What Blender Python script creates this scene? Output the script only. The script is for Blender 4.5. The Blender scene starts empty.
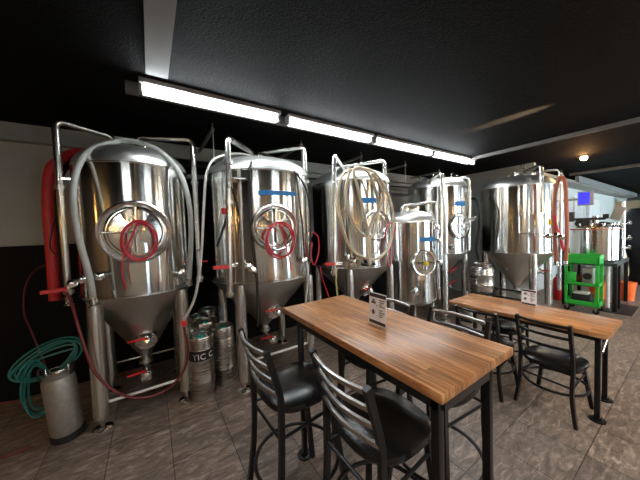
import bpy, bmesh, math, random
from mathutils import Vector, Matrix
random.seed(7)
PI = math.pi
col = bpy.context.scene.collection
scn = bpy.context.scene

# ------------------------------------------------------------------ camera
F = 257.45; PITCH, ROLL, YAW, H = -.042236, -.034124, .583154, 1.7
fw = Vector((math.sin(YAW)*math.cos(PITCH), math.cos(YAW)*math.cos(PITCH), math.sin(PITCH)))
rt0 = Vector((math.cos(YAW), -math.sin(YAW), 0)); up0 = rt0.cross(fw)
rt = rt0*math.cos(ROLL)+up0*math.sin(ROLL); up = -rt0*math.sin(ROLL)+up0*math.cos(ROLL)
cam_d = bpy.data.cameras.new('camera'); cam = bpy.data.objects.new('camera', cam_d); col.objects.link(cam)
m = Matrix((rt, up, -fw)).transposed().to_4x4(); m.translation = (0, 0, H); cam.matrix_world = m
cam_d.sensor_fit = 'HORIZONTAL'; cam_d.sensor_width = 36; cam_d.lens = F/640*36; cam_d.clip_start = .05
scn.camera = cam

def ray(x, y): return rt*((x-320)/F) - up*((y-240)/F) + fw
def at(x, y, X=None, Y=None, Z=None):
    d = ray(x, y)
    t = X/d.x if X is not None else Y/d.y if Y is not None else (Z-H)/d.z
    v = d*t; v.z += H; return v
def hit(x, y, c, r):
    """point of a vertical cylinder (or its silhouette) seen at a pixel"""
    d = ray(x, y); A = d.x**2+d.y**2; B = -2*(d.x*c[0]+d.y*c[1]); C = c[0]**2+c[1]**2-r*r
    q = B*B-4*A*C
    t = (-B-math.sqrt(q))/2/A if q > 0 else -B/2/A
    v = d*t; v.z += H; return v

# ------------------------------------------------------------------ materials
def newmat(name):
    mt = bpy.data.materials.new(name); mt.use_nodes = True
    return mt, mt.node_tree.nodes, mt.node_tree.links, mt.node_tree.nodes['Principled BSDF']
def mat(name, c, rough=.5, metal=0, noise=.12, scale=12, bump=0, emit=None, strength=0, alpha=None, trans=0, coat=0, spec=None):
    mt, N, L, b = newmat(name)
    tc = N.new('ShaderNodeTexCoord'); n = N.new('ShaderNodeTexNoise'); n.inputs['Scale'].default_value = scale
    n.inputs['Detail'].default_value = 5; L.new(tc.outputs['Object'], n.inputs['Vector'])
    cr = N.new('ShaderNodeValToRGB'); e = cr.color_ramp.elements
    e[0].position = .3; e[1].position = .7
    e[0].color = (*[v*(1-noise) for v in c], 1); e[1].color = (*[min(1, v*(1+noise)) for v in c], 1)
    L.new(n.outputs['Fac'], cr.inputs['Fac']); L.new(cr.outputs['Color'], b.inputs['Base Color'])
    b.inputs['Roughness'].default_value = rough; b.inputs['Metallic'].default_value = metal
    b.inputs['Coat Weight'].default_value = coat
    if spec is not None: b.inputs['Specular IOR Level'].default_value = spec
    b.inputs['Transmission Weight'].default_value = trans
    if bump:
        bp = N.new('ShaderNodeBump'); bp.inputs['Strength'].default_value = bump; bp.inputs['Distance'].default_value = .01
        L.new(n.outputs['Fac'], bp.inputs['Height']); L.new(bp.outputs['Normal'], b.inputs['Normal'])
    if emit: b.inputs['Emission Color'].default_value = (*emit, 1); b.inputs['Emission Strength'].default_value = strength
    return mt
def steel(name, c, rough, aniso=0):
    mt, N, L, b = newmat(name)
    b.inputs['Metallic'].default_value = 1
    tc = N.new('ShaderNodeTexCoord'); mp = N.new('ShaderNodeMapping'); mp.inputs['Scale'].default_value = (1.5, 1.5, 40)
    n = N.new('ShaderNodeTexNoise'); n.inputs['Scale'].default_value = 3; n.inputs['Detail'].default_value = 6
    L.new(tc.outputs['Object'], mp.inputs['Vector']); L.new(mp.outputs['Vector'], n.inputs['Vector'])
    mr = N.new('ShaderNodeMapRange'); k = .2 if aniso else .04; mr.inputs['To Min'].default_value = rough*(1-k); mr.inputs['To Max'].default_value = rough*(1+k)
    L.new(n.outputs['Fac'], mr.inputs['Value']); L.new(mr.outputs['Result'], b.inputs['Roughness'])
    b.inputs['Base Color'].default_value = (*c, 1)
    if aniso:
        b.inputs['Anisotropic'].default_value = aniso; b.inputs['Anisotropic Rotation'].default_value = .25
        tg = N.new('ShaderNodeTangent'); tg.direction_type = 'RADIAL'; tg.axis = 'Z'
        L.new(tg.outputs['Tangent'], b.inputs['Tangent'])
    return mt
M = {}
M['tank'] = steel('brushed_tank_steel', (.7, .71, .69), .15, .85)
M['cone'] = steel('brushed_cone_steel', (.68, .68, .65), .3, .4)
M['lid'] = steel('satin_lid_steel', (.72, .73, .71), .42, 0)
M['steel'] = steel('polished_steel', (.72, .72, .69), .26)
M['dull_steel'] = steel('dull_keg_steel', (.55, .54, .52), .28, .3)
M['matte_steel'] = mat('matte_scuffed_steel', (.5, .5, .47), .42, .75, .12, 30, .05)
M['chrome'] = steel('fitting_steel', (.78, .77, .75), .1)
M['grey_steel'] = mat('worn_grey_steel', (.36, .37, .35), .45, .6, .1)
M['frame_grey'] = mat('dark_blue_grey_frame', (.06, .075, .08), .45, .4, .15)
M['black_metal'] = mat('black_powder_coat', (.012, .012, .014), .33, .3, .2)
M['slat'] = mat('worn_black_slat', (.5, .49, .47), .38, 1, .2)  # worn metal, colour raised to imitate the sheen of ceiling light
M['black'] = mat('black_plastic', (.012, .012, .013), .4)
M['rubber'] = mat('black_rubber', (.015, .015, .016), .55)
M['vinyl'] = mat('black_vinyl', (.009, .009, .009), .24, 0, .15, 60, .03, spec=.45)
M['red_hose'] = mat('red_hose_rubber', (.62, .03, .035), .42)
M['red_tube'] = mat('red_tubing', (.6, .015, .04), .3, coat=.3)
M['dark_red'] = mat('dark_red_tubing', (.16, .02, .025), .35)
M['red_plastic'] = mat('red_valve_grip', (.65, .02, .02), .4)
M['grey_hose'] = mat('grey_hose_rubber', (.42, .45, .43), .4)
M['white_hose'] = mat('white_hose_vinyl', (.62, .63, .6), .35)
M['cream_hose'] = mat('cream_hose_rubber', (.62, .52, .38), .45)
M['orange_hose'] = mat('rust_orange_hose', (.42, .12, .06), .45)
M['teal_hose'] = mat('teal_hose_vinyl', (.015, .17, .155), .35)
M['yellow_hose'] = mat('yellowed_tube', (.6, .52, .25), .4)
M['blue_tape'] = mat('blue_painters_tape', (.02, .2, .5), .6)
M['green'] = mat('bright_green_paint', (.03, .5, .06), .4)
M['orange'] = mat('orange_bucket_plastic', (.85, .14, .015), .4)
M['red'] = mat('red_enamel', (.5, .015, .015), .3)
M['green_cap'] = mat('green_keg_cap', (.01, .3, .2), .4)
M['wall_light'] = mat('pale_grey_wall_paint', (.47, .5, .48), .7, 0, .06, 3)
M['wall_black'] = mat('black_wall_paint', (.0035, .0035, .004), .6, 0, .2, 3, spec=.15)
M['wall_white'] = mat('white_wall_panel', (.6, .63, .6), .6, 0, .05, 3)
M['wall_dim'] = mat('grey_brown_wall', (.09, .08, .075), .7, 0, .3, 4)
M['wall_warm'] = mat('tan_front_wall', (.3, .29, .27), .7, 0, .1, 3)
M['trim'] = mat('grey_green_trim', (.33, .36, .34), .6, 0, .08, 3)
M['strip'] = mat('light_grey_strip', (.22, .22, .22), .6, 0, .06, 5)
M['rail'] = mat('dim_grey_rail', (.11, .105, .1), .6, 0, .1, 5)
M['soffit'] = mat('weathered_soffit', (.3, .29, .26), .6, 0, .15, 5)
M['fixture'] = mat('white_fixture_metal', (.3, .3, .31), .4, 0, .03)
M['tube'] = mat('lit_tube', (1, 1, 1), .5, emit=(.92, .97, 1), strength=42)
M['panel'] = mat('lit_panel', (1, 1, 1), .5, emit=(.95, 1, .98), strength=13)
M['bulb'] = mat('lit_warm_bulb', (1, .8, .5), .5, emit=(1, .55, .2), strength=45)
M['amber'] = mat('lit_amber_bulb', (1, .8, .5), .5, emit=(1, .5, .12), strength=45)
M['screen'] = mat('lit_blue_screen', (.01, .01, .2), .4, emit=(.03, .03, 1), strength=.9)
M['paper'] = mat('printed_paper', (.97, .93, .92), .6, 0, .03)
M['ink'] = mat('dark_ink', (.05, .035, .04), .6)
M['green_strip'] = mat('lime_wall_stripe', (.2, .5, .05), .6)
M['tan'] = mat('tan_panel', (.45, .33, .2), .6)
M['blue_wrap'] = mat('dark_blue_plastic', (.02, .04, .2), .4)
M['yellow'] = mat('yellow_knob_plastic', (.8, .6, .02), .4)
M['white'] = mat('white_plastic', (.75, .75, .73), .4)

def glassmat(name, tint=(1, 1, 1), rough=0):
    mt, N, L, b = newmat(name)
    b.inputs['Base Color'].default_value = (*tint, 1); b.inputs['Transmission Weight'].default_value = 1
    b.inputs['Roughness'].default_value = rough; b.inputs['IOR'].default_value = 1.3
    return mt
def pane_mat():
    mt = bpy.data.materials.new('window_glass'); mt.use_nodes = True; N = mt.node_tree.nodes; L = mt.node_tree.links
    N.remove(N['Principled BSDF'])
    t = N.new('ShaderNodeBsdfTransparent'); g = N.new('ShaderNodeBsdfGlossy'); g.inputs['Roughness'].default_value = .02
    fr = N.new('ShaderNodeFresnel'); mx = N.new('ShaderNodeMixShader')
    L.new(fr.outputs[0], mx.inputs[0]); L.new(t.outputs[0], mx.inputs[1]); L.new(g.outputs[0], mx.inputs[2])
    L.new(mx.outputs[0], N['Material Output'].inputs[0]); return mt
M['pane'] = pane_mat(); M['acrylic'] = pane_mat(); M['acrylic'].name = 'clear_acrylic'
mx = [n for n in M['acrylic'].node_tree.nodes if n.type == 'MIX_SHADER'][0]; M['acrylic'].node_tree.links.remove(mx.inputs[0].links[0]); mx.inputs[0].default_value = .07

def floor_surface():
    mt, N, L, b = newmat('slate_tile_floor')
    tc = N.new('ShaderNodeTexCoord'); mp = N.new('ShaderNodeMapping'); mp.inputs['Location'].default_value = (-.06, -.04, 0)
    L.new(tc.outputs['Object'], mp.inputs['Vector'])
    br = N.new('ShaderNodeTexBrick'); br.offset = 0; br.squash = 1
    br.inputs['Scale'].default_value = 1; br.inputs['Brick Width'].default_value = .415; br.inputs['Row Height'].default_value = .427
    br.inputs['Mortar Size'].default_value = .004; br.inputs['Mortar Smooth'].default_value = .3
    br.inputs['Color1'].default_value = (.8, .8, .8, 1); br.inputs['Color2'].default_value = (1.15, 1.1, 1.05, 1); br.inputs['Mortar'].default_value = (.3, .3, .3, 1)
    L.new(mp.outputs['Vector'], br.inputs['Vector'])
    m2 = N.new('ShaderNodeMapping'); m2.inputs['Scale'].default_value = (3, 9, 1); m2.inputs['Rotation'].default_value = (0, 0, .5)
    L.new(tc.outputs['Object'], m2.inputs['Vector'])
    n = N.new('ShaderNodeTexNoise'); n.inputs['Scale'].default_value = 2.6; n.inputs['Detail'].default_value = 9; n.inputs['Roughness'].default_value = .68
    n.inputs['Distortion'].default_value = .8
    L.new(m2.outputs['Vector'], n.inputs['Vector'])
    cr = N.new('ShaderNodeValToRGB'); e = cr.color_ramp.elements
    e[0].position = .33; e[0].color = (.10, .075, .063, 1); e[1].position = .7; e[1].color = (.45, .36, .30, 1)
    k = e.new(.52); k.color = (.21, .165, .138, 1)
    L.new(n.outputs['Fac'], cr.inputs['Fac'])
    mx = N.new('ShaderNodeMix'); mx.data_type = 'RGBA'; mx.blend_type = 'MULTIPLY'; mx.inputs[0].default_value = 1
    L.new(cr.outputs['Color'], mx.inputs[6]); L.new(br.outputs['Color'], mx.inputs[7])
    L.new(mx.outputs[2], b.inputs['Base Color'])
    mr = N.new('ShaderNodeMapRange'); mr.inputs['To Min'].default_value = .28; mr.inputs['To Max'].default_value = .5
    L.new(n.outputs['Fac'], mr.inputs['Value']); L.new(mr.outputs['Result'], b.inputs['Roughness'])
    bp = N.new('ShaderNodeBump'); bp.inputs['Strength'].default_value = .5; bp.inputs['Distance'].default_value = .008
    ad = N.new('ShaderNodeMath'); ad.operation = 'MULTIPLY_ADD'; ad.inputs[1].default_value = -1.2
    L.new(br.outputs['Fac'], ad.inputs[0]); L.new(n.outputs['Fac'], ad.inputs[2])
    L.new(ad.outputs[0], bp.inputs['Height']); L.new(bp.outputs['Normal'], b.inputs['Normal'])
    return mt
M['floor'] = floor_surface()
def ceil_mat():
    mt, N, L, b = newmat('black_textured_ceiling')
    tc = N.new('ShaderNodeTexCoord')
    n = N.new('ShaderNodeTexNoise'); n.inputs['Scale'].default_value = 95; n.inputs['Detail'].default_value = 4
    L.new(tc.outputs['Object'], n.inputs['Vector'])
    cr = N.new('ShaderNodeValToRGB'); e = cr.color_ramp.elements
    e[0].position = .35; e[0].color = (.001, .001, .0011, 1); e[1].position = .7; e[1].color = (.0075, .0075, .0078, 1)
    L.new(n.outputs['Fac'], cr.inputs['Fac']); L.new(cr.outputs['Color'], b.inputs['Base Color'])
    b.inputs['Roughness'].default_value = .75; b.inputs['Specular IOR Level'].default_value = .06
    bp = N.new('ShaderNodeBump'); bp.inputs['Strength'].default_value = .6; bp.inputs['Distance'].default_value = .01
    L.new(n.outputs['Fac'], bp.inputs['Height']); L.new(bp.outputs['Normal'], b.inputs['Normal'])
    return mt
M['ceiling'] = ceil_mat()
def wood_mat(name):
    mt, N, L, b = newmat(name)
    tc = N.new('ShaderNodeTexCoord')
    # long staves running along the table (Y), each with its own tone
    mp = N.new('ShaderNodeMapping'); mp.inputs['Rotation'].default_value = (0, 0, PI/2); L.new(tc.outputs['Object'], mp.inputs['Vector'])
    br = N.new('ShaderNodeTexBrick'); br.offset = .37; br.inputs['Scale'].default_value = 1
    br.inputs['Brick Width'].default_value = .55; br.inputs['Row Height'].default_value = .042; br.inputs['Mortar Size'].default_value = .0008
    br.inputs['Color1'].default_value = (.62, .58, .55, 1); br.inputs['Color2'].default_value = (1.25, 1.2, 1.15, 1); br.inputs['Mortar'].default_value = (.4, .3, .25, 1)
    L.new(mp.outputs['Vector'], br.inputs['Vector'])
    m2 = N.new('ShaderNodeMapping'); m2.inputs['Scale'].default_value = (34, 1.6, 10); L.new(tc.outputs['Object'], m2.inputs['Vector'])
    n = N.new('ShaderNodeTexNoise'); n.inputs['Scale'].default_value = 2.2; n.inputs['Detail'].default_value = 8; n.inputs['Distortion'].default_value = .6
    n.inputs['Roughness'].default_value = .65
    L.new(m2.outputs['Vector'], n.inputs['Vector'])
    cr = N.new('ShaderNodeValToRGB'); e = cr.color_ramp.elements
    e[0].position = .28; e[0].color = (.24, .085, .03, 1); e[1].position = .72; e[1].color = (.78, .46, .22, 1)
    k = e.new(.5); k.color = (.46, .205, .078, 1)
    L.new(n.outputs['Fac'], cr.inputs['Fac'])
    mx = N.new('ShaderNodeMix'); mx.data_type = 'RGBA'; mx.blend_type = 'MULTIPLY'; mx.inputs[0].default_value = .85
    L.new(cr.outputs['Color'], mx.inputs[6]); L.new(br.outputs['Color'], mx.inputs[7])
    L.new(mx.outputs[2], b.inputs['Base Color'])
    mr = N.new('ShaderNodeMapRange'); mr.inputs['To Min'].default_value = .24; mr.inputs['To Max'].default_value = .44
    L.new(n.outputs['Fac'], mr.inputs['Value']); L.new(mr.outputs['Result'], b.inputs['Roughness'])
    bp = N.new('ShaderNodeBump'); bp.inputs['Strength'].default_value = .3; bp.inputs['Distance'].default_value = .003
    L.new(n.outputs['Fac'], bp.inputs['Height']); L.new(bp.outputs['Normal'], b.inputs['Normal'])
    return mt
M['wood'] = wood_mat('butcher_block_wood')

# ------------------------------------------------------------------ mesh helpers
def box(bm, lo, hi, bev=0, mtx=None):
    lo, hi = Vector(lo), Vector(hi)
    c, s = (lo+hi)/2, hi-lo
    b2 = bmesh.new(); bmesh.ops.create_cube(b2, size=1)
    bmesh.ops.scale(b2, vec=s, verts=b2.verts); bmesh.ops.translate(b2, vec=c, verts=b2.verts)
    if bev: bmesh.ops.bevel(b2, geom=b2.edges[:], offset=bev, segments=2, affect='EDGES', profile=.5)
    if mtx: bmesh.ops.transform(b2, matrix=mtx, verts=b2.verts)
    me = bpy.data.meshes.new('tmp'); b2.to_mesh(me); b2.free(); bm.from_mesh(me); bpy.data.meshes.remove(me)
    return bm
def lathe(bm, prof, o=(0, 0, 0), ax=(0, 0, 1), seg=32, sx=1, sy=1):
    """prof: list of (radius, height) along axis ax from o"""
    ax = Vector(ax).normalized(); o = Vector(o)
    if abs(ax.z) > .9: u = Vector((1, 0, 0))
    else: u = Vector((0, 0, 1))
    v = ax.cross(u).normalized(); u = v.cross(ax).normalized()
    rings = []
    for r, h in prof:
        if r < 1e-5: rings.append([bm.verts.new(o+ax*h)])
        else: rings.append([bm.verts.new(o+ax*h+u*(r*sx*math.cos(2*PI*i/seg))+v*(r*sy*math.sin(2*PI*i/seg))) for i in range(seg)])
    for a, b in zip(rings, rings[1:]):
        for i in range(seg):
            j = (i+1) % seg
            if len(a) == 1 and len(b) == 1: continue
            if len(a) == 1: f = [a[0], b[j], b[i]]
            elif len(b) == 1: f = [a[i], a[j], b[0]]
            else: f = [a[i], a[j], b[j], b[i]]
            try: bm.faces.new(f)
            except ValueError: pass
    for R in (rings[0], rings[-1]):
        if len(R) > 2:
            try: bm.faces.new(R)
            except ValueError: pass
    return bm
def cyl(bm, a, b, r, seg=16, r2=None):
    a, b = Vector(a), Vector(b); L = (b-a).length
    return lathe(bm, [(r, 0), (r if r2 is None else r2, L)], a, b-a, seg)
def smooth_path(pts, n=6, closed=False):
    P = [Vector(p) for p in pts]; out = []; k = len(P)
    for i in range(k if closed else k-1):
        if closed: p0, p1, p2, p3 = P[i-1], P[i], P[(i+1) % k], P[(i+2) % k]
        else: p0, p1, p2, p3 = P[max(i-1, 0)], P[i], P[i+1], P[min(i+2, k-1)]
        for j in range(n):
            t = j/n; out.append(.5*((2*p1)+(p2-p0)*t+(2*p0-5*p1+4*p2-p3)*t*t+(3*p1-p0-3*p2+p3)*t**3))
    if not closed: out.append(P[-1])
    return out
def bend(pts, rad=.05, n=5):
    """polyline with rounded corners"""
    P = [Vector(p) for p in pts]; out = [P[0]]
    for a, b, c in zip(P, P[1:], P[2:]):
        r = min(rad, (a-b).length*.45, (c-b).length*.45)
        s, e = b+(a-b).normalized()*r, b+(c-b).normalized()*r
        for i in range(n+1):
            t = i/n; out.append((1-t)**2*s+2*t*(1-t)*b+t*t*e)
    out.append(P[-1]); return out
def sweep(bm, path, sec, up=None, closed=False):
    """sweep a cross-section (list of 2D points) along a path"""
    P = [Vector(p) for p in path]; n = len(P); rings = []; prev = None
    for i, p in enumerate(P):
        t = (P[(i+1) % n]-P[i-1]) if closed else (P[min(i+1, n-1)]-P[max(i-1, 0)])
        if t.length < 1e-9: t = Vector((0, 0, 1))
        t.normalize()
        if up is not None: nrm = Vector(up)-t*Vector(up).dot(t)
        elif prev is None:
            a = Vector((0, 0, 1)) if abs(t.z) < .9 else Vector((1, 0, 0)); nrm = a-t*a.dot(t)
        else: nrm = prev-t*prev.dot(t)
        nrm.normalize(); prev = nrm; bn = t.cross(nrm)
        rings.append([bm.verts.new(p+nrm*y+bn*x) for x, y in sec])
    k = len(sec)
    for i in range(n if closed else n-1):
        a, b = rings[i], rings[(i+1) % n]
        for j in range(k):
            try: bm.faces.new([a[j], a[(j+1) % k], b[(j+1) % k], b[j]])
            except ValueError: pass
    if not closed:
        bm.faces.new(rings[0][::-1]); bm.faces.new(rings[-1])
    return bm
def tube(bm, path, r, seg=8, closed=False):
    return sweep(bm, path, [(r*math.cos(2*PI*i/seg), r*math.sin(2*PI*i/seg)) for i in range(seg)], closed=closed)
def rect(w, h): return [(-w/2, -h/2), (w/2, -h/2), (w/2, h/2), (-w/2, h/2)]
def B(): return bmesh.new()

def setp(o, label=None, cat=None, group=None, kind=None):
    if label: o['label'] = label
    if cat: o['category'] = cat
    if group: o['group'] = group
    if kind: o['kind'] = kind
    return o
def link(name, bm, mt, smooth=True, origin=None, parent=None, angle=40):
    bmesh.ops.recalc_face_normals(bm, faces=bm.faces)
    if origin is not None: bmesh.ops.translate(bm, vec=-Vector(origin), verts=bm.verts)
    me = bpy.data.meshes.new(name); bm.to_mesh(me); bm.free()
    for mm in (mt if isinstance(mt, (list, tuple)) else [mt]): me.materials.append(M[mm] if isinstance(mm, str) else mm)
    if smooth:
        me.polygons.foreach_set('use_smooth', [True]*len(me.polygons))
        me.set_sharp_from_angle(angle=math.radians(angle))
    o = bpy.data.objects.new(name, me); col.objects.link(o)
    if parent is not None: o.parent = parent
    elif origin is not None: o.location = origin
    return o
class Thing:
    """Empty at the base; its parts are given in world coordinates"""
    def __init__(s, name, loc, label, cat, group=None):
        s.o = bpy.data.objects.new(name, None); col.objects.link(s.o); s.o.location = loc; s.loc = Vector(loc)
        s.o.empty_display_size = .1
        setp(s.o, label, cat, group)
    def part(s, name, bm, mt, parent=None, label=None, **k):
        o = link(name, bm, mt, origin=s.loc, parent=parent or s.o, **k)
        if label: o['label'] = label
        return o
def solo(name, bm, mt, label, cat, group=None, origin=(0, 0, 0), **k):
    o = link(name, bm, mt, origin=Vector(origin), **k); return setp(o, label, cat, group)
def struct(name, bm, mt, **k): 
    o = link(name, bm, mt, smooth=False, **k); o['kind'] = 'structure'; return o
def copy_tree(o, parent=None):
    c = o.copy(); col.objects.link(c)
    if parent is not None: c.parent = parent
    for ch in list(o.children): copy_tree(ch, c)
    return c

# ------------------------------------------------------------------ room
CZ = 2.9; WY = 4.05; X0, X1, YF = -4.0, 20.0, -3.6
struct('floor', box(B(), (X0, YF, -.1), (X1, WY, 0)), 'floor')
struct('ceiling', box(B(), (X0, YF, CZ), (X1, WY, CZ+.1)), 'ceiling')
struct('wall_left', box(B(), (X0-.1, YF, 0), (X0, WY, CZ)), 'wall_dim')
bm = box(B(), (X0, WY, 0), (X1, WY+.1, CZ)); struct('wall_back', bm, 'wall_light')
struct('trim_1', box(B(), (X0, WY-.03, 0), (6.5, WY, 1.63)), 'wall_black')      # black wainscot
struct('trim_2', box(B(), (-.35, WY-.05, 1.63), (2.2, WY, 2.72)), 'wall_black')  # plain black panel behind the tanks
struct('trim_3', box(B(), (X0, WY-.09, 2.72), (6.5, WY, CZ)), 'trim')          # pale header board
struct('wall_side', box(B(), (6.55, 1.98, 0), (6.65, WY, CZ)), 'wall_light')
struct('wall_kitchen', box(B(), (6.65, 2.3, 0), (X1, 2.4, CZ)), 'wall_white')
struct('wall_right', box(B(), (X1, YF, 0), (X1+.1, WY, CZ)), 'wall_dim')
# kitchen soffit with a pale fascia
struct('trim_4', box(B(), (6.7, 1.92, 2.66), (18.6, 2.3, 2.72)), 'soffit')
struct('trim_5', box(B(), (9.2, 1.86, 2.68), (18.8, 1.93, 2.84)), 'strip')
struct('trim_6', box(B(), (.035, YF+.1, CZ-.03), (.175, 2.28, CZ)), 'strip')          # grey ceiling strip ending at the lamps
struct('trim_7', box(B(), (4.9, YF+.1, CZ-.05), (4.96, 2.4, CZ)), 'rail')           # ceiling rail to the right
struct('trim_8', box(B(), (9.0, -3.0, CZ-.06), (9.1, 2.0, CZ-.0)), 'rail')
struct('trim_9', box(B(), (-.1, 2.5, CZ-.09), (5.0, 2.54, CZ)), 'rail')
struct('trim_10', box(B(), (X1-.05, YF, 2.05), (X1, 2.3, 2.45)), 'green_strip')
# unseen front wall, with tall windows added to light the room
wins = [(1.6, 2.0), (5.6, 6.6), (7.6, 9.2), (10.0, 12.0), (13.0, 15.2), (16.2, 18.4)]
bm = B(); xs = X0
for a, b in wins:
    box(bm, (xs, YF-.15, 0), (a, YF, CZ)); box(bm, (a, YF-.15, 0), (b, YF, .35)); box(bm, (a, YF-.15, 2.45), (b, YF, CZ)); xs = b
box(bm, (xs, YF-.15, 0), (X1, YF, CZ)); struct('wall_front', bm, 'wall_warm')
for i, (a, b) in enumerate(wins):
    bm = B()
    for x in (a+.03, (a+b)/2, b-.03): box(bm, (x-.03, YF-.11, .35), (x+.03, YF-.04, 2.45))
    for z in (.38, 2.42): box(bm, (a, YF-.11, z-.03), (b, YF-.04, z+.03))
    w = struct('window_%d' % (i+1), bm, 'black_metal')
    link('pane', box(B(), (a, YF-.08, .35), (b, YF-.07, 2.45)), 'pane', parent=w, smooth=False)

# ------------------------------------------------------------------ lights
def add_light(kind, loc, energy, color, size=.1, rot=None, **k):
    d = bpy.data.lights.new('light', kind); d.energy = energy; d.color = color
    if kind == 'POINT': d.shadow_soft_size = size
    if kind == 'AREA': d.shape = 'RECTANGLE'; d.size = size[0]; d.size_y = size[1]
    for a, v in k.items(): setattr(d, a, v)
    o = bpy.data.objects.new('lamp_light', d); col.objects.link(o); o.location = loc
    if rot: o.rotation_euler = rot
    return o
LY = 2.46
places = ['starting at the grey ceiling strip, nearest', 'second from the grey ceiling strip', 'third from the grey ceiling strip', 'farthest, ending by the ceiling rail']
spans = [(.0, 1.155), (1.265, 2.46), (2.54, 3.78), (3.85, 5.1)]
for (a, b), w in zip(spans, places):
    t = Thing('fluorescent_light', ((a+b)/2, LY, CZ), 'lit white tube light on the black ceiling, ' + w, 'ceiling light', 'row of tube lights above the tanks')
    bm = box(B(), (a-.01, LY-.07, CZ-.035), (b+.01, LY+.045, CZ), .005); hs = t.part('housing', bm, 'fixture')
    t.part('lit_tube', cyl(B(), (a+.01, LY, CZ-.062), (b-.01, LY, CZ-.062), .02, 16), 'tube')
    for x in (a, b): t.part('end_cap', box(B(), (x-.012, LY-.03, CZ-.095), (x+.012, LY+.03, CZ-.03), .003), 'fixture')
t = Thing('recessed_light', (6.85, 1.32, CZ), 'glowing warm orange bulb on the dark ceiling above the kettle', 'ceiling light')
t.part('trim_ring', lathe(B(), [(.05, 0), (.09, 0), (.09, -.012), (.05, -.02)], (6.85, 1.32, CZ), seg=24), 'black')
t.part('bulb', lathe(B(), [(.03, 0), (.05, -.03), (.045, -.06), (.02, -.08), (0, -.085)], (6.85, 1.32, CZ), seg=20), 'bulb')
# pendant lamps added behind the viewer for light and warm streaks in the steel
pend = [(-3.3, .3), (-3.4, .9), (-3.2, 1.5), (-3.3, 2.2), (-1.6, -1.6), (-1.05, -2.4), (-.3, -2.6), (.5, -2.8), (3.0, -2.2), (4.6, -1.4), (6.2, -1.2), (8.0, -1.0), (10.5, -.6)]
p0 = None
for i, (x, y) in enumerate(pend):
    if p0 is None:
        t = Thing('pendant_lamp', (0, 0, 0), 'warm glass pendant lamp hanging behind the viewer', 'pendant lamp', 'pendant lamps over the bar')
        t.part('cord', cyl(B(), (0, 0, 2.2), (0, 0, CZ), .005, 8), 'black')
        t.part('shade', lathe(B(), [(.03, 2.25), (.05, 2.2), (.13, 2.08), (.125, 2.08), (.045, 2.19), (.02, 2.24)], seg=24), 'black_metal')
        t.part('bulb', lathe(B(), [(.0, 2.03), (.05, 2.06), (.06, 2.11), (.03, 2.17), (0, 2.18)], seg=16), 'amber')
        p0 = o = t.o
    else: o = copy_tree(p0)
    o.location = (x, y, 0)
pn = None  # lit panels out of view, added to brighten the room
for x in (-1.2, 2.2, 5.6, 9.0):
    if pn is None:
        t = Thing('ceiling_panel_light', (0, 0, CZ), 'flat lit ceiling panel behind the viewer', 'ceiling light', 'ceiling panels over the room behind')
        t.part('frame', box(B(), (-.62, -.32, CZ-.03), (.62, .32, CZ), .004), 'fixture')
        t.part('diffuser', box(B(), (-.58, -.28, CZ-.036), (.58, .28, CZ-.029)), 'panel'); pn = o = t.o
    else: o = copy_tree(pn)
    o.location = (x, -1.5, CZ)
add_light('POINT', (3.2, -.4, 2.3), 12, (1, .72, .45), .15)  # added warm fill light, no fixture of its own
add_light('POINT', (6.85, 1.32, 2.7), 6, (1, .5, .18), .04)
add_light('POINT', (5.4, -1.0, 2.2), 30, (1, .66, .38), .15)  # another added warm fill, stronger, also without a fixture

t = Thing('track_spotlight', (3.55, -.45, CZ), 'small black spotlight on the ceiling behind the viewer', 'spotlight')  # unseen spotlight, added to throw the warm streak on the ceiling
t.part('mount', cyl(B(), (3.55, -.45, 2.5), (3.55, -.45, CZ), .015, 10), 'black')
t.part('head', lathe(B(), [(.03, -.06), (.045, 0), (.045, .06), (.04, .06), (.035, 0), (.02, -.04)], (3.55, -.45, 2.5), (0, .98, .2), 20), 'black')
sp = add_light('SPOT', (3.55, -.38, 2.52), 4500, (1, .7, .4), rot=None, spot_size=math.radians(8), spot_blend=1, shadow_soft_size=.02)
sp.rotation_euler = (Vector((3.52, 1.3, 2.9))-Vector((3.55, -.38, 2.52))).to_track_quat('-Z', 'Y').to_euler()
w = bpy.data.worlds.new('World'); scn.world = w; w.use_nodes = True
bg = w.node_tree.nodes['Background']; bg.inputs[0].default_value = (.72, .9, 1, 1); bg.inputs[1].default_value = 9.0

# ------------------------------------------------------------------ tanks
def valve(t, tag, p, d, L=.09, r=.018, handle=None, hl=.11, hmat='red_plastic', hdir=None):
    """a clamp-and-valve cluster from p along d as one part, with an optional lever"""
    p = Vector(p); d = Vector(d).normalized()
    prof = [(r, 0), (r, L*.18), (r*1.7, L*.2), (r*1.7, L*.32), (r*1.1, L*.34), (r*1.25, L*.42), (r*1.25, L*.7), (r*1.1, L*.74), (r*1.7, L*.76), (r*1.7, L*.9), (r*.8, L*.95), (0, L)]
    v = t.part(tag, lathe(B(), prof, p, d, 16), 'chrome')
    if handle:
        c = p+d*L*.55; hd = Vector(hdir or (-1, -.2, 0)).normalized()
        bm = B(); cyl(bm, c, c+Vector((0, 0, r*2.2)), .007, 8)
        q = c+Vector((0, 0, r*2)); sweep(bm, [q, q+hd*hl*.5, q+hd*hl], rect(.028, .014), up=(0, 0, 1))
        t.part('lever', bm, hmat, parent=v, label='red lever handle')
    return v
class Tank: pass
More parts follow.
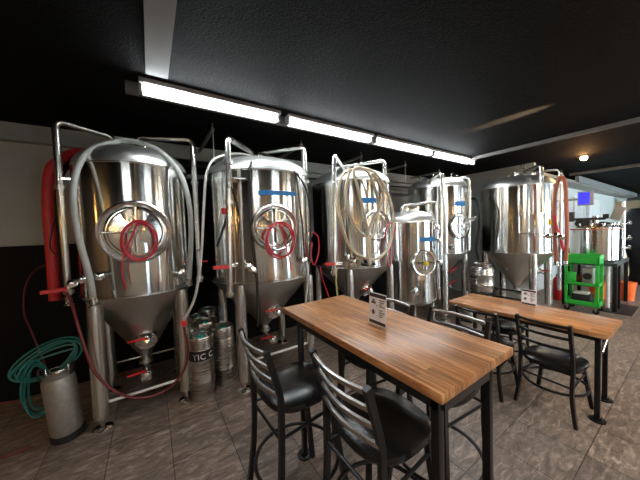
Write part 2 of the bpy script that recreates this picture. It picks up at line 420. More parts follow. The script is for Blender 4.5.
def make_tank(c, r, label, zb=1.16, zs=2.35, tip=.62, leg=.34, manway=None, mr=.26, dome=.225, group='conical tanks', mz=1.73, legr=.058):
    t = Thing('fermentation_tank', (c[0], c[1], 0), label, 'tank', group); t.c = c; t.r = r
    o = (c[0], c[1], 0)
    t.part('shell', lathe(B(), [(r-.02, zb-.004), (r, zb), (r, zb+.3), (r, (zb+zs)/2), (r, zs-.3), (r, zs)], o, seg=72), 'tank')
    # dished lid
    prof = [(r, zs)]
    for i in range(1, 15):
        a = i/15*PI/2; prof.append((r*math.cos(a)**.72, zs+dome*math.sin(a)**1.1))
    prof = [p for p in prof if p[0] > .06]
    prof += [(.06, zs+dome), (.06, zs+dome+.02), (0, zs+dome+.02)]
    t.part('dished_lid', lathe(B(), prof, o, seg=72), 'lid')
    t.part('weld_band', lathe(B(), [(r, zb-.012), (r+.006, zb-.008), (r+.006, zb+.006), (r, zb+.01)], o, seg=72), 'steel')
    t.part('weld_band', lathe(B(), [(r, zs-.016), (r+.004, zs-.012), (r+.004, zs-.002), (r, zs+.002)], o, seg=72), 'steel')
    prof = [(r, zb-.002), (r-.03, zb-.05)]
    for k in (.33, .66, 1): prof.append(((r-.03)*(1-k)+.045*k, (zb-.05)*(1-k)+tip*k))
    prof += [(.045, tip-.05), (.062, tip-.055), (.062, tip-.08), (.03, tip-.085), (0, tip-.085)]
    t.part('cone', lathe(B(), prof[::-1], o, seg=72), 'cone')
    for sx in (-1, 1):
        for sy in (-1, 1):
            x, y = c[0]+sx*leg, c[1]+sy*leg
            bm = B(); lathe(bm, [(legr, .11), (legr, zb-.12), (legr*.9, zb-.02)], (x, y, 0), seg=24)
            lg = t.part('leg', bm, 'steel')
            t.part('foot', lathe(B(), [(.075, 0), (.075, .008), (.05, .022), (.018, .03), (.018, .11)], (x, y, 0), seg=20), 'chrome', parent=lg)
    if manway is not None:
        ang = manway; n = Vector((math.cos(ang), math.sin(ang), 0)); R = mr
        oo = Vector((c[0], c[1], mz)); e = math.sqrt(max(r*r-R*R, .01))
        mw = t.part('manway', lathe(B(), [(R, e-.03), (R*1.02, r-.02), (R*1.0, r+.012), (R*.95, r+.022), (R*.9, r+.012), (R*.86, r-.02)], oo, n, 48), 'steel')
        t.part('door', lathe(B(), [(R*.87, r-.03), (R*.85, r-.005), (R*.8, r+.004), (R*.74, r+.004), (R*.7, r-.012), (R*.4, r-.004), (0, r+.01)], oo, n, 48), 'tank', parent=mw)
        s = Vector((-n.y, n.x, 0)); bm = B()
        p = oo+n*(r+.03)
        cyl(bm, p-Vector((0, 0, R*.62)), p+Vector((0, 0, R*.72)), .014, 12)
        cyl(bm, p-n*.04, p+n*.05, .012, 12)
        cyl(bm, p-s*R*.9, p+s*.02, .009, 12)
        cyl(bm, p+n*.045+Vector((0, 0, -.05)), p+n*.045+Vector((0, 0, .05)), .008, 10)
        lathe(bm, [(.0, -.02), (.02, -.015), (.02, .015), (0, .02)], p+Vector((0, 0, R*.74)), (0, 0, 1), 12)
        t.part('door_handle', bm, 'chrome', parent=mw)
    # lid fittings
    zt = zs+dome
    for dx, dy, h in ((-.13, -.05, .08), (.1, -.08, .1), (.02, .12, .06), (.17, .02, .05), (-.04, -.14, .05)):
        t.part('lid_fitting', lathe(B(), [(.025, -.08), (.025, h*.5), (.042, h*.5), (.042, h*.72), (.02, h*.75), (.02, h), (0, h)], (c[0]+dx, c[1]+dy, zt-.02), seg=16), 'chrome')
    return t
def pipe(t, pts, r=.019, tag='pipe', rad=.06, clamps=()):
    bm = B(); tube(bm, bend(pts, rad), r*1.3, 12)
    P = [Vector(p) for p in pts]
    for i, k in clamps:
        a, b = P[i], P[i+1]; q = a.lerp(b, k); d = (b-a).normalized(); lathe(bm, [(r*1.2, -.02), (r*2, -.018), (r*2, .018), (r*1.2, .02)], q, d, 14)
    return t.part(tag, bm, 'steel')
def tape(t, x0, x1, y0, y1, mt='blue_tape'):
    a0 = hit(x0, (y0+y1)/2, t.c, t.r); a1 = hit(x1, (y0+y1)/2, t.c, t.r)
    th0 = math.atan2(a0.y-t.c[1], a0.x-t.c[0]); th1 = math.atan2(a1.y-t.c[1], a1.x-t.c[0])
    zt = hit((x0+x1)/2, y0, t.c, t.r).z; zb_ = hit((x0+x1)/2, y1, t.c, t.r).z
    bm = B(); rows = []
    for i in range(9):
        th = th0+(th1-th0)*i/8
        rows.append([bm.verts.new((t.c[0]+math.cos(th)*(t.r+d), t.c[1]+math.sin(th)*(t.r+d), z)) for d, z in ((.001, zb_), (.003, zb_), (.003, zt), (.001, zt))])
    for a, b in zip(rows, rows[1:]):
        for j in range(4): bm.faces.new([a[j], a[(j+1) % 4], b[(j+1) % 4], b[j]])
    bm.faces.new(rows[0]); bm.faces.new(rows[-1][::-1])
    t.part('tape', bm, mt, label='strip of blue tape')
def cone_valves(t, pxs, hd=(-1, -.15, 0)):
    """racking port on the cone front plus lower dump valve; two red levers"""
    c = t.c; k = .62
    n = Vector((0, -1, 0)); zz = t.port_z; rr = t.cone_r(zz)
    p = Vector((c[0]+.02, c[1]-rr, zz)); nn = Vector((0, -.85, -.35)).normalized()
    t.part('port_flange', lathe(B(), [(.1, -.07), (.1, .03), (.092, .04), (.08, .034), (.03, .034), (0, .034)], p, nn, 28), 'chrome')
    valve(t, 'racking_valve', p+nn*.02, (0, -1, 0), .12, .022, True, .15, hdir=hd)
    b = Vector((c[0], c[1], t.tip-.08))
    bm = B(); tube(bm, bend([b, b-Vector((0, 0, .05)), b-Vector((0, .16, .05))], .045), .028, 12); t.part('drain_elbow', bm, 'steel')
    valve(t, 'dump_valve', b-Vector((0, .16, .05)), (0, -1, 0), .12, .026, True, .15, hdir=hd)

def tank(c, r, label, tip=.62, port=.78, **k):
    t = make_tank(c, r, label, tip=tip, **k); zb = k.get('zb', 1.16)
    t.tip = tip; t.port_z = port
    t.cone_r = lambda z: (r-.03)+(.045-(r-.03))*((zb-.05)-z)/((zb-.05)-tip)
    return t

c1 = (-.1, 3.28); T1 = tank(c1, .48, 'large steel conical tank at far left, red tubing coiled on its round door', leg=.335, manway=-PI/2, mr=.275, tip=.44, port=.66, legr=.062)
c2 = (1.185, 3.15); T2 = tank(c2, .62, 'wide steel conical tank with long blue tape over its red-coiled door, second from left', leg=.42, manway=-PI/2-.12, mr=.25, tip=.5, port=.74)
c3 = (2.635, 3.09); T3 = tank(c3, .597, 'steel conical tank draped with looped cream hose, third from left', leg=.4, manway=-PI/2-.1, mr=.215, tip=.55)
c4 = (3.59, 2.744)
h4 = hit(424, 263, c4, .395); h5 = hit(460, 226, (4.66, 2.92), .526)
T4 = tank(c4, .395, 'short steel tank with a yellow door knob, lower than its neighbours, beside the cream-hosed tank', leg=.24, zb=.52, zs=1.76, tip=.36, dome=.19, manway=None, port=.45, legr=.03)
c5 = (4.66, 2.92); T5 = tank(c5, .526, 'steel conical tank behind the short tank, round door turned to the right', leg=.34, manway=math.atan2(h5.y-c5[1], h5.x-c5[0]), mr=.23, mz=1.67, zb=1.2, zs=2.38, tip=.66)
c6 = (5.93, 2.07); T6 = tank(c6, .58, 'large plain steel conical tank at the right beside the rust orange hose', leg=.38, manway=None, tip=.46, legr=.06)
# side manway of the short tank
ang = math.atan2(h4.y-c4[1], h4.x-c4[0]); n = Vector((math.cos(ang), math.sin(ang), 0)); oo = Vector((*c4, h4.z)); R = .2; s = Vector((-n.y, n.x, 0))
mw = T4.part('manway', lathe(B(), [(R, .3), (R, .395), (R*.95, .415), (R*.86, .41), (R*.84, .385)], oo, n, 40), 'steel')
T4.part('door', lathe(B(), [(R*.86, .375), (R*.8, .395), (R*.4, .39), (0, .4)], oo, n, 40), 'tank', parent=mw)
bm = cyl(B(), oo+n*.435-s*.17, oo+n*.435+s*.15, .012, 12); cyl(bm, oo+n*.435-Vector((0, 0, .12)), oo+n*.435+Vector((0, 0, .12)), .012, 12); T4.part('door_bar', bm, 'chrome', parent=mw)
T4.part('knob', lathe(B(), [(0, .43), (.02, .435), (.035, .455), (.03, .485), (0, .49)], oo, n, 16), 'yellow', parent=mw, label='yellow plastic knob')

for t, tp in ((T2, (258, 296, 190.5, 195)), (T3, (361, 378, 197.5, 203)), (T4, (420, 435, 237, 241.5)), (T5, (455, 465, 201, 206))): tape(t, *tp)

# T1 plumbing
z0 = 2.70
pipe(T1, [(-.62, 3.08, 1.2), (-.62, 3.08, z0), at(113, 137, Y=3.2), Vector(at(114, 140, Y=3.2))-Vector((0, 0, .12))], .021, clamps=((0, .02), (0, .62)))
pipe(T1, [(-.06, 3.25, 2.5), (-.06, 3.25, 2.70), (.44, 3.12, 2.72), (.44, 3.12, 1.16)], .021, clamps=((2, .3), (2, .97)))
bm = box(B(), (-.62, 3.06, 1.31), (-.5, 3.09, 1.325)); box(bm, (-.62, 3.06, 2.2), (-.53, 3.09, 2.215)); T1.part('pipe_bracket', bm, 'chrome')
for (px, py) in ((73, 283), (83, 279), (99, 276)):
    p = hit(px, py, c1, .485) if px > 90 else at(px, py, Y=3.02)
    valve(T1, 'valve', p, (.1, -1, .1), .1, .02)
bm = B(); tube(bm, [at(66, 284, Y=3.08), at(80, 281, Y=3.0), at(99, 278, Y=2.95)], .018, 10); T1.part('valve_manifold', bm, 'chrome')
v = valve(T1, 'valve', (-.62, 3.08, 1.2), (0, 0, -1), .1, .02)
bm = B(); q = Vector((-.62, 3.05, 1.26)); sweep(bm, [q, q+Vector((-.08, -.03, 0)), q+Vector((-.15, -.05, 0))], rect(.03, .03), up=(0, 0, 1)); T1.part('lever', bm, 'red_plastic', parent=v, label='red lever handle')
valve(T1, 'sample_valve', hit(179, 273, c1, .48), (.45, -.9, 0), .07, .022)
valve(T1, 'thermowell', (.44, 3.1, 1.5), (-.2, -1, 0), .08, .014)
valve(T1, 'pipe_end_valve', (.44, 3.12, 1.36), (0, -1, 0), .07, .014, True, .08, hdir=(.9, -.3, 0))
cone_valves(T1, None)
bm = cyl(B(), (-.435, 2.945, .22), (.235, 2.945, .225), .013, 12); T1.part('cross_brace', bm, 'white', label='pale cross brace rod')
bm = cyl(B(), (-.435, 3.6, .3), (.235, 3.6, .3), .012, 12); T1.part('cross_brace', bm, 'steel')
# T2 plumbing
pipe(T2, [at(230, 297, Y=2.6), at(227.5, 138, Y=2.6), at(251, 152, Y=3.0), at(252, 160, Y=3.05)], .022, clamps=((0, .02), (0, .6), (0, .85)))
pipe(T2, [at(262, 156, Y=3.1), at(259, 153, Y=3.08), at(304, 147, Y=2.78), at(309, 262, Y=2.78)], .022, clamps=((2, .3), (2, .8), (2, .97)))
q = at(229, 267, Y=2.57); v = valve(T2, 'valve', q+Vector((0, .04, 0)), (1, -.1, 0), .1, .02); T2.part('lever', sweep(B(), [q, q+Vector((-.08, -.02, .01)), q+Vector((-.15, -.04, .012))], rect(.03, .03), up=(0, 0, 1)), 'red_plastic', parent=v, label='red lever handle')
for px, py in ((246, 266), (251, 270), (302, 260)): valve(T2, 'sample_valve', hit(px, py, c2, .62), (0, -1, .05), .08, .02)
q = at(228, 178, Y=2.6); bm = box(B(), q, q+Vector((.22, .1, .014))); T2.part('pipe_bracket', bm, 'chrome')
bm = B(); p = at(223, 208, Y=2.6); cyl(bm, p, p+Vector((.01, 0, -.06)), .02, 12); T2.part('pressure_gauge', bm, 'red_plastic')
for dz in (0, -.12): valve(T2, 'valve', at(308, 235, Y=2.74)+Vector((-.02, 0, dz)), (.1, -1, 0), .08, .022)
cone_valves(T2, None)
T2.part('cross_brace', cyl(B(), (.79, 2.72, .3), (1.63, 2.72, .3), .014, 12), 'white', label='pale cross brace rod')
# T3 plumbing
pipe(T3, [at(334, 275, Y=2.5), at(334, 155, Y=2.5), at(345, 170, Y=2.85), at(346, 176, Y=2.95)], .022, clamps=((0, .02), (0, .6)))
pipe(T3, [at(337, 176, Y=3.0), at(337, 167, Y=3.0), at(384, 160.5, Y=2.6), at(386, 262, Y=2.6)], .022, clamps=((2, .35), (2, .9)))
v = valve(T3, 'valve', at(335, 265, Y=2.48), (1, -.1, 0), .1, .02)
q = at(334, 264, Y=2.44); T3.part('lever', sweep(B(), [q, q+Vector((-.07, -.02, .01)), q+Vector((-.14, -.03, .014))], rect(.03, .03), up=(0, 0, 1)), 'red_plastic', parent=v, label='red lever handle')
for px, py in ((345, 258), (351, 261), (354, 256)): valve(T3, 'sample_valve', hit(px, py, c3, .597), (0, -1, .05), .09, .025)
cone_valves(T3, None)
bm = B(); p = hit(368, 264, c3, .61); box(bm, p-Vector((.09, .05, .02)), p+Vector((.1, .02, .015)), .004); box(bm, p-Vector((.05, .02, -.015)), p+Vector((.02, .02, .09)), .004)
T3.part('instrument_holder', bm, 'black')
# T4 plumbing
pipe(T4, [at(401, 214, Y=2.72), at(402, 206, Y=2.72), at(436, 202, Y=2.46), at(439, 300, Y=2.46)], .018, clamps=((2, .3), (2, .6), (2, .9)))
for a, b in ((436, 228), (437, 240), (438, 262)): valve(T4, 'valve', at(a, b, Y=2.44), (-.3, -1, 0), .08, .022)
valve(T4, 'sample_valve', hit(413, 291, c4, .395), (-.1, -1, 0), .09, .03)
p = hit(390, 296, c4, .395); valve(T4, 'sample_valve', p, (-.5, -1, 0), .08, .02)
# T5 plumbing
pipe(T5, [at(441, 262, Y=2.5), at(441, 173, Y=2.5), at(430, 180, Y=2.7), at(430, 184, Y=2.75)], .02, clamps=((0, .35), (0, .62)))
pipe(T5, [at(441, 184, Y=2.7), at(441, 179, Y=2.7), at(469, 178, Y=2.48), at(470, 205, Y=2.48), at(469, 250, Y=2.48)], .018, clamps=((2, .5),))
for i in range(7):
    a = i*2*PI/7; x, y = c5[0]+.36*math.cos(a), c5[1]+.36*math.sin(a)
    T5.part('lid_clamp', cyl(B(), (x, y, 2.5), (x, y, 2.62), .022, 10), 'chrome')
T5.part('lid_flange', lathe(B(), [(.3, 2.56), (.42, 2.52), (.43, 2.54), (.3, 2.58)], (*c5, 0), seg=48), 'chrome')
cone_valves(T5, None, (.7, -.3, .35))
valve(T5, 'sample_valve', hit(450, 247, c5, .526), (0, -1, 0), .08, .024)
bm = B(); p = at(462, 222, Y=2.42); cyl(bm, p, p+Vector((.03, -.22, .08)), .02, 12); cyl(bm, p+Vector((0, 0, -.05)), p+Vector((.1, -.16, .03)), .016, 12); T5.part('door_arm', bm, 'chrome')
# T6 plumbing
pipe(T6, [at(522, 178, X=5.8), at(524, 172, X=5.8), at(541, 164.5, X=5.42), at(542, 190, X=5.42)], .022)
pipe(T6, [at(541.5, 188, X=5.42), at(542, 213, X=5.42)], .03, tag='sight_pipe')
pipe(T6, [at(531, 180, X=6.1), at(533, 171, X=6.1), at(560, 169, X=5.95), at(561, 187, X=5.95), at(559, 290, X=5.95)], .022, clamps=((2, .4), (3, .2)))
bm = B(); p = at(523, 168, X=5.8); box(bm, p-Vector((.03, .03, .02)), p+Vector((.03, .03, .07)), .01); T6.part('top_actuator', bm, 'black', label='black actuator on lid')
for a, b in ((548, 236), (556, 235), (561, 237)): valve(T6, 'valve', at(a, b, X=5.32), (-1, -.3, 0), .1, .024)
bm = B(); tube(bm, [at(540, 236, X=5.42), at(565, 236, X=5.34)], .016, 10); T6.part('valve_manifold', bm, 'chrome')
valve(T6, 'sample_valve', hit(516, 177, c6, .3)+Vector((0, 0, 0)), (0, 0, 1), .09, .025)
cone_valves(T6, None, (-.3, -1, 0))
bm = B(); tube(bm, bend([at(519, 217, X=5.3), at(519, 234, X=5.3), at(541, 234, X=5.32), at(541, 214, X=5.32)], .02), .006, 8); T6.part('sensor_conduit', bm, 'chrome')

# ------------------------------------------------------------------ hoses
def hose(pts, r, mt, label, ends=None, n=6, name='hose', cat='hose', group=None, closed=False, seg=10):
    p = smooth_path(pts, n, closed); o = sum((Vector(q) for q in pts), Vector())/len(pts)
    lo = min(Vector(q).z for q in pts); org = Vector((o.x, o.y, max(lo, 0)))
    if not ends: return solo(name, tube(B(), p, r, seg, closed), mt, label, cat, group, origin=org)
    t = Thing(name, org, label, cat, group); t.part('tube', tube(B(), p, r, seg), mt)
    for e in ends:
        a, b = (p[0], p[1]) if e == 0 else (p[-1], p[-2]); d = (a-b).normalized()
        t.part('end_fitting', lathe(B(), [(r*1.15, -.05), (r*1.2, 0), (r*1.5, .005), (r*1.5, .02), (r*.8, .022), (0, .022)], a, d, 14), 'chrome')
    return t.o
A = lambda L, **k: [at(x, y, **k) for x, y in L]
# thick pale hose arching over T1
hose([at(94, 304, Y=2.74), at(89, 275, Y=2.74), at(79, 238, Y=2.75), at(73, 200, Y=2.78), at(77, 170, Y=2.85), at(90, 150, Y=2.95), at(112, 142, Y=3.05), at(132, 141, Y=3.05),
      at(158, 150, Y=2.95), at(178, 170, Y=2.85), at(188, 198, Y=2.8), at(191, 230, Y=2.84), at(189, 283, Y=2.9)], .024, 'grey_hose', 'thick pale grey hose arching over the leftmost tank', ends=(0, 1))
# red insulated lines left of T1
hose([at(88, 152, Y=3.5), at(74, 153, Y=3.45), at(60, 160, Y=3.35), at(50, 172, Y=3.3), at(48, 205, Y=3.3), at(51, 245, Y=3.3), at(55, 300, Y=3.3)], .042, 'red_hose', 'thick bright red hose hanging left of the leftmost tank', n=8)
hose([at(80, 158, Y=3.6), at(66, 164, Y=3.5), at(57, 180, Y=3.42), at(56, 220, Y=3.42), at(60, 262, Y=3.42), at(62, 300, Y=3.42)], .045, 'rubber', 'black hose running down beside the thick red hose')
hose([at(64, 255, Y=3.18), at(54, 253, Y=3.17), at(50, 245, Y=3.16), at(53, 228, Y=3.16), at(58, 210, Y=3.16)], .006, 'rubber', 'thin black cable looped over the thick red hose', name='cable', cat='cable')
# white hose from T2 lid to T1 leg valve
hose([at(252, 156, Y=3.0), at(238, 153.5, Y=2.9), at(217, 157.5, Y=2.72), at(207, 172, Y=2.68), at(204, 205, Y=2.66), at(202, 245, Y=2.66), at(199, 275, Y=2.66), at(194, 300, Y=2.68), at(184, 320, Y=2.76)], .012, 'white_hose', 'thin white hose from the second tank down to the first tank leg')
T1.part('leg_valve', lathe(B(), [(.0, -.03), (.026, -.025), (.03, 0), (.026, .025), (0, .03)], at(184, 323, Y=2.84), (0, 1, 0), 16), 'red_plastic', label='red valve wheel on leg')
hose([at(66, 292, Y=3.0), at(72, 305, Y=2.95), at(81, 336, Y=2.85), at(94, 371, Y=2.8), at(115, 391, Y=2.78), at(138, 398, Y=2.78), at(163, 392, Y=2.8), at(182, 374, Y=2.8), at(188, 352, Y=2.8), at(184, 327, Y=2.8)], .011, 'dark_red', 'thin dark red hose sagging between the front legs of the leftmost tank')
hose([at(54, 265, Y=3.5), at(38, 268, Y=3.8), at(26, 285, Y=3.9), at(24, 312, Y=3.9), at(33, 335, Y=3.8), (-.95, 3.75, .3), (-.9, 3.7, .02), (-.75, 3.65, .012)], .008, 'dark_red', 'thin dark red hose hanging down the black wall at far left')
hose([at(-8, 400, Z=.03), at(2, 398, Z=.2), at(8, 396, Z=.2), at(14, 390, Z=.25), at(24, 393, Z=.1), at(26, 418, Z=.02), at(10, 428, Z=.015), at(-10, 424, Z=.015)], .008, 'dark_red', 'thin brownish hose looped low at the left edge of the floor') if False else \
hose([(-1.05, 3.3, .3), (-1.16, 3.25, .33), (-1.27, 3.2, .26), (-1.33, 3.12, .1), (-1.28, 3.05, .012), (-1.1, 3.0, .012), (-.9, 3.02, .012)], .008, 'dark_red', 'thin brownish hose looped low on the floor left of the small steel keg')
# red coils on doors
def ring_pts(cx, cy, rx, ry, t, off, turns=3, j=1.3, tail=()):
    pts = []; N = 14*turns
    for i in range(N+1):
        a = -PI/2+2*PI*i/14; k = 1+.05*math.sin(i*.47)
        o2 = off+.012*(i/14)
        p = at(cx+rx*k*math.cos(a)+j*math.sin(i*.23), cy+ry*k*math.sin(a)+j*math.cos(i*.31), Y=t.c[1]-t.r-o2); pts.append(p)
    for x, y in tail: pts.append(at(x, y, Y=t.c[1]-t.r-off-.02))
    return pts
hose(ring_pts(138, 241, 17.5, 19, T1, .075, 3, 1.5, ((122, 262), (126, 289))), .0065, 'red_tube', 'red tubing coiled on the door of the leftmost tank', name='tubing_coil', cat='tubing', n=3)
hose(ring_pts(279.5, 240.5, 13.5, 17, T2, .085, 3, 1.4, ((290, 262), (290.5, 271))), .0075, 'red_tube', 'red tubing coiled on the door of the blue-taped second tank', name='tubing_coil', cat='tubing', n=3)
hose(A([(389, 224), (386, 229), (386, 240), (389, 252), (387, 262), (389, 266)], Y=2.42) + A([(392, 260), (392, 240), (396, 228), (393, 222), (389, 224)], Y=2.42), .008, 'red_tube', 'small red tubing loop hanging between the cream-hosed tank and the short tank', name='tubing_coil', cat='tubing')
hose(A([(313, 232), (318, 237), (319, 250), (316, 262), (313, 264), (311, 255), (312, 242)], Y=2.66), .009, 'red_tube', 'red tubing loop hanging beside the valves right of the second tank', name='tubing_coil', cat='tubing')
# hoses of T2, T3
hose([at(259, 153, Y=3.0), at(272, 157, Y=2.8), at(287, 165, Y=2.6), at(300, 178, Y=2.56), at(308, 196, Y=2.56), at(310.5, 225, Y=2.6), at(309, 262, Y=2.62)], .012, 'rubber', 'black hose curving over the right shoulder of the second tank')
hose([at(256, 157, Y=2.9), at(250, 166, Y=2.55)]+[hit(x, y, c2, .645) for x, y in ((249, 185), (250, 215), (253, 250), (257, 285), (258, 326))], .013, 'rubber', 'black hose hanging straight down the front left of the second tank')
hose([hit(228, 185, c2, .64), at(227, 215, Y=2.62), at(222, 232, Y=2.62), at(217, 246, Y=2.64)], .012, 'rubber', 'short black cable bundle behind the left pipe of the second tank', name='cable', cat='cable')
hose([at(307, 262, Y=2.6), at(308, 275, Y=2.55), at(306, 300, Y=2.55), at(303, 330, Y=2.6)], .012, 'white_hose', 'thin white hose dropping below the right valves of the second tank')
hose(A([(320, 266), (323, 280), (329, 297)], Y=2.5), .006, 'red_tube', 'thin pink tube hanging beneath the third tank red lever')
hose(A([(337, 268), (336, 280), (338, 300)], Y=2.45), .01, 'yellow_hose', 'thin yellowed tube hanging at the third tank left pipe')
C3 = [
 [(347, 172), (341, 178), (338, 200), (342, 225), (350, 247), (362, 257), (376, 259), (387, 250), (392, 235), (393, 212), (387, 192), (376, 174), (362, 168), (349, 171)],
 [(350, 170), (346, 190), (350, 215), (360, 232), (371, 238), (376, 228), (378, 205), (374, 185), (366, 170)],
 [(354, 169), (357, 185), (362, 205), (366, 222), (369, 240), (370, 262)],
 [(369, 262), (367, 240), (372, 222), (381, 205), (382, 190), (372, 173)]]
pts = []
for k, L in enumerate(C3): pts += [at(x, y, Y=2.40-.035*k) for x, y in L]
hose(pts, .018, 'cream_hose', 'long cream hose draped in loops over the third tank', ends=(0,), n=5)
# hoses of T6 and neighbours
hose([at(556, 264, X=5.42), at(555.5, 250, X=5.42), at(554, 225, X=5.42), at(555, 195, X=5.42), at(560, 177, X=5.42), at(565, 184, X=5.42), at(566.5, 210, X=5.42), at(567, 235, X=5.42), at(565.5, 264, X=5.42)], .026, 'orange_hose', 'rust orange hose hung in a long loop beside the right tank', ends=(0, 1))
hose([at(470, 199, X=5.3), at(476, 199, X=5.3), at(480, 210, X=5.1), at(479, 232, X=5.1), at(477, 248, X=5.1), at(480, 262, X=5.0)], .03, 'rubber', 'black hose curving down to the wide keg between the two right tanks')
hose(A([(555, 215), (556, 225), (560, 235), (563, 250)], X=5.4), .02, 'red_tube', 'short red tube hanging behind the rust orange hose', name='tubing', cat='tubing')
# yellow & white tags near T6
t = Thing('instruction_tag', at(551, 235, X=5.45), 'yellow and white tag hanging between the strands of the rust orange hose', 'tag')
p = at(552, 222, X=5.45); t.part('yellow_card', box(B(), p-Vector((.005, .05, .05)), p+Vector((.005, .05, .05))), 'yellow'); p = at(553, 232, X=5.45); t.part('white_card', box(B(), p-Vector((.005, .05, .07)), p+Vector((.005, .05, .07))), 'white')
# teal coil by the corny keg
pts = []
for i in range(14*5+1):
    a = 2*PI*i/14; k = i/70
    pts.append(Vector((-.80+(.23-.05*k+.03*math.sin(i*.33))*math.cos(a), 3.2+.05*math.sin(a)+.03*math.sin(i*.31), .62+(.13-.04*k+.02*math.sin(i*.5))*math.sin(a)+.06*math.cos(a))))
for i in range(14*4+1):
    a = PI/2+2*PI*i/14; k = i/56
    pts.append(Vector((-.88+(.09-.02*k+.015*math.sin(i*.4))*math.cos(a), 3.2+.03*math.sin(i*.31), .40+(.25-.05*k+.02*math.sin(i*.6))*math.sin(a))))
hose(pts, .0085, 'teal_hose', 'coil of thin teal hose heaped behind the small keg at far left', name='hose_coil', n=3, seg=6)

# ------------------------------------------------------------------ kegs
def make_keg():
    t = Thing('beer_keg', (0, 0, 0), 'x', 'keg', 'slim steel kegs on the floor')
    R = .118
    t.part('body', lathe(B(), [(.09, .025), (R-.012, .03), (R, .05), (R, .16), (R+.004, .17), (R, .18), (R, .39), (R+.004, .4), (R, .41), (R, .47), (R-.02, .505), (.06, .53), (0, .535)], seg=40), 'dull_steel')
    t.part('bottom_rim', lathe(B(), [(R-.01, 0), (R-.002, 0), (R-.002, .05), (R-.014, .05)], seg=40), 'dull_steel')
    t.part('top_collar', lathe(B(), [(R-.008, .48), (R+.001, .49), (R+.001, .585), (R-.004, .594), (R-.012, .585), (R-.012, .49)], seg=40), 'dull_steel')
    v = t.part('valve', lathe(B(), [(.03, .53), (.03, .56), (.022, .565), (0, .565)], seg=20), 'chrome')
    t.part('cap', lathe(B(), [(.036, .558), (.038, .575), (.03, .583), (0, .585)], seg=20), 'green_cap', parent=v, label='green plastic cap')
    return t.o
kg = make_keg()
kegs = [((.385, 2.9), 'slim steel keg with black lettered band and green cap, nearest of the floor kegs'),
        ((.64, 3.04), 'slim steel keg right of the one with the lettered band'),
        ((.28, 3.2), 'slim keg with a green cap behind the first tank right leg'),
        ((.5, 3.34), 'slim keg standing between and behind the two front floor kegs'),
        ((.46, 3.62), 'slim keg at the dark back of the floor kegs'),
        ((.62, 3.86), 'rearmost slim keg, near the black wall between the first two tanks')]
for i, ((x, y), lb) in enumerate(kegs):
    o = kg if i == 0 else copy_tree(kg); o.location = (x, y, 0); o.rotation_euler.z = i*.7; o.scale = (1, 1, 1.09); o['label'] = lb
# lettered band on the nearest keg
R = .1195; bm = B(); lathe(bm, [(R, .385), (R+.003, .385), (R+.003, .475), (R, .475)], seg=40)
band = link('label_band', bm, 'black', parent=kg)
fc = bpy.data.curves.new('txt', 'FONT'); fc.body = 'TIC C'; fc.size = .075; fc.extrude = .0006; fc.align_x = 'CENTER'; fc.space_character = 1.1
fo = bpy.data.objects.new('txt', fc); col.objects.link(fo); bpy.context.view_layer.update()
me = bpy.data.meshes.new_from_object(fo.evaluated_get(bpy.context.evaluated_depsgraph_get())); bpy.data.objects.remove(fo)
ca = math.atan2(-2.9, -.385)+.02
for v in me.vertices:
    a = ca+(v.co.x+.015)/R; rr = R+.0036+v.co.z; v.co = (rr*math.cos(a), rr*math.sin(a), .4+v.co.y)
me.materials.append(M['paper']); o = bpy.data.objects.new('lettering', me); col.objects.link(o); o.parent = band; o['label'] = 'pale block letters'
# stack of dark bits behind
# corny keg at far left, leaning slightly
t = Thing('cornelius_keg', (-.67, 3.02, 0), 'small dull steel soda keg standing on the floor at far left by the teal hose', 'keg')
R = .108; o3 = (-.67, 3.02, 0)
t.part('body', lathe(B(), [(R-.01, .05), (R, .07), (R, .5), (R-.008, .535), (R-.05, .565), (.04, .575), (0, .575)], o3, seg=40), 'matte_steel')
t.part('rubber_foot', lathe(B(), [(R-.02, 0), (R+.002, .0), (R+.003, .05), (R-.01, .055)], o3, seg=40), 'rubber')
hd = t.part('lid', lathe(B(), [(.05, .575), (.045, .59), (0, .595)], o3, seg=24, sy=.8), 'steel')
t.part('lid_bail', tube(B(), smooth_path([(-.72, 3.02, .59), (-.7, 2.99, .62), (-.66, 2.985, .625), (-.63, 3.02, .59)], 4), .004, 6), 'chrome', parent=hd)
for s in (-1, 1): t.part('post', lathe(B(), [(.012, .56), (.012, .6), (.008, .605), (.008, .62), (0, .62)], (-.67+s*.07, 3.03, 0), seg=12), 'chrome')
for s in (-1, 1): t.part('handle', tube(B(), smooth_path([(-.67+s*.09, 2.97, .545), (-.67+s*.1, 2.98, .62), (-.67+s*.1, 3.06, .62), (-.67+s*.09, 3.07, .545)], 5), .009, 8), 'rubber')
t.o.rotation_euler = (0, math.radians(-4), 0)

# wide keg between T5 and T6
t = Thing('wide_keg', (5.0, 2.27, 0), 'wide steel keg on a dark stand between the two right conical tanks', 'keg'); o3 = (5.0, 2.27, 0); R = .19
t.part('body', lathe(B(), [(R-.03, .46), (R, .5), (R, .6), (R+.006, .61), (R, .62), (R, .78), (R+.006, .79), (R, .8), (R, .88), (R-.04, .93), (0, .94)], o3, seg=40), 'dull_steel')
t.part('top_ring', lathe(B(), [(R-.05, .92), (R-.04, .98), (R-.055, .98), (R-.06, .92)], o3, seg=32), 'dull_steel')
bm = B(); lathe(bm, [(R, .42), (R, .46)], o3, seg=32)
for i in range(4):
    a = PI/4+i*PI/2; cyl(bm, (5+.16*math.cos(a), 2.27+.16*math.sin(a), 0), (5+.16*math.cos(a), 2.27+.16*math.sin(a), .42), .015, 10)
t.part('stand', bm, 'black_metal', label='black round stand')
t = Thing('glycol_pump', at(463, 300, Y=2.35)*1.0, 'x', 'pump')
pp = Vector((4.62, 2.33, 0)); t.loc = pp; t.o.location = pp; t.o['label'] = 'dark steel pump cylinder on the floor beneath the tank behind the short tank'
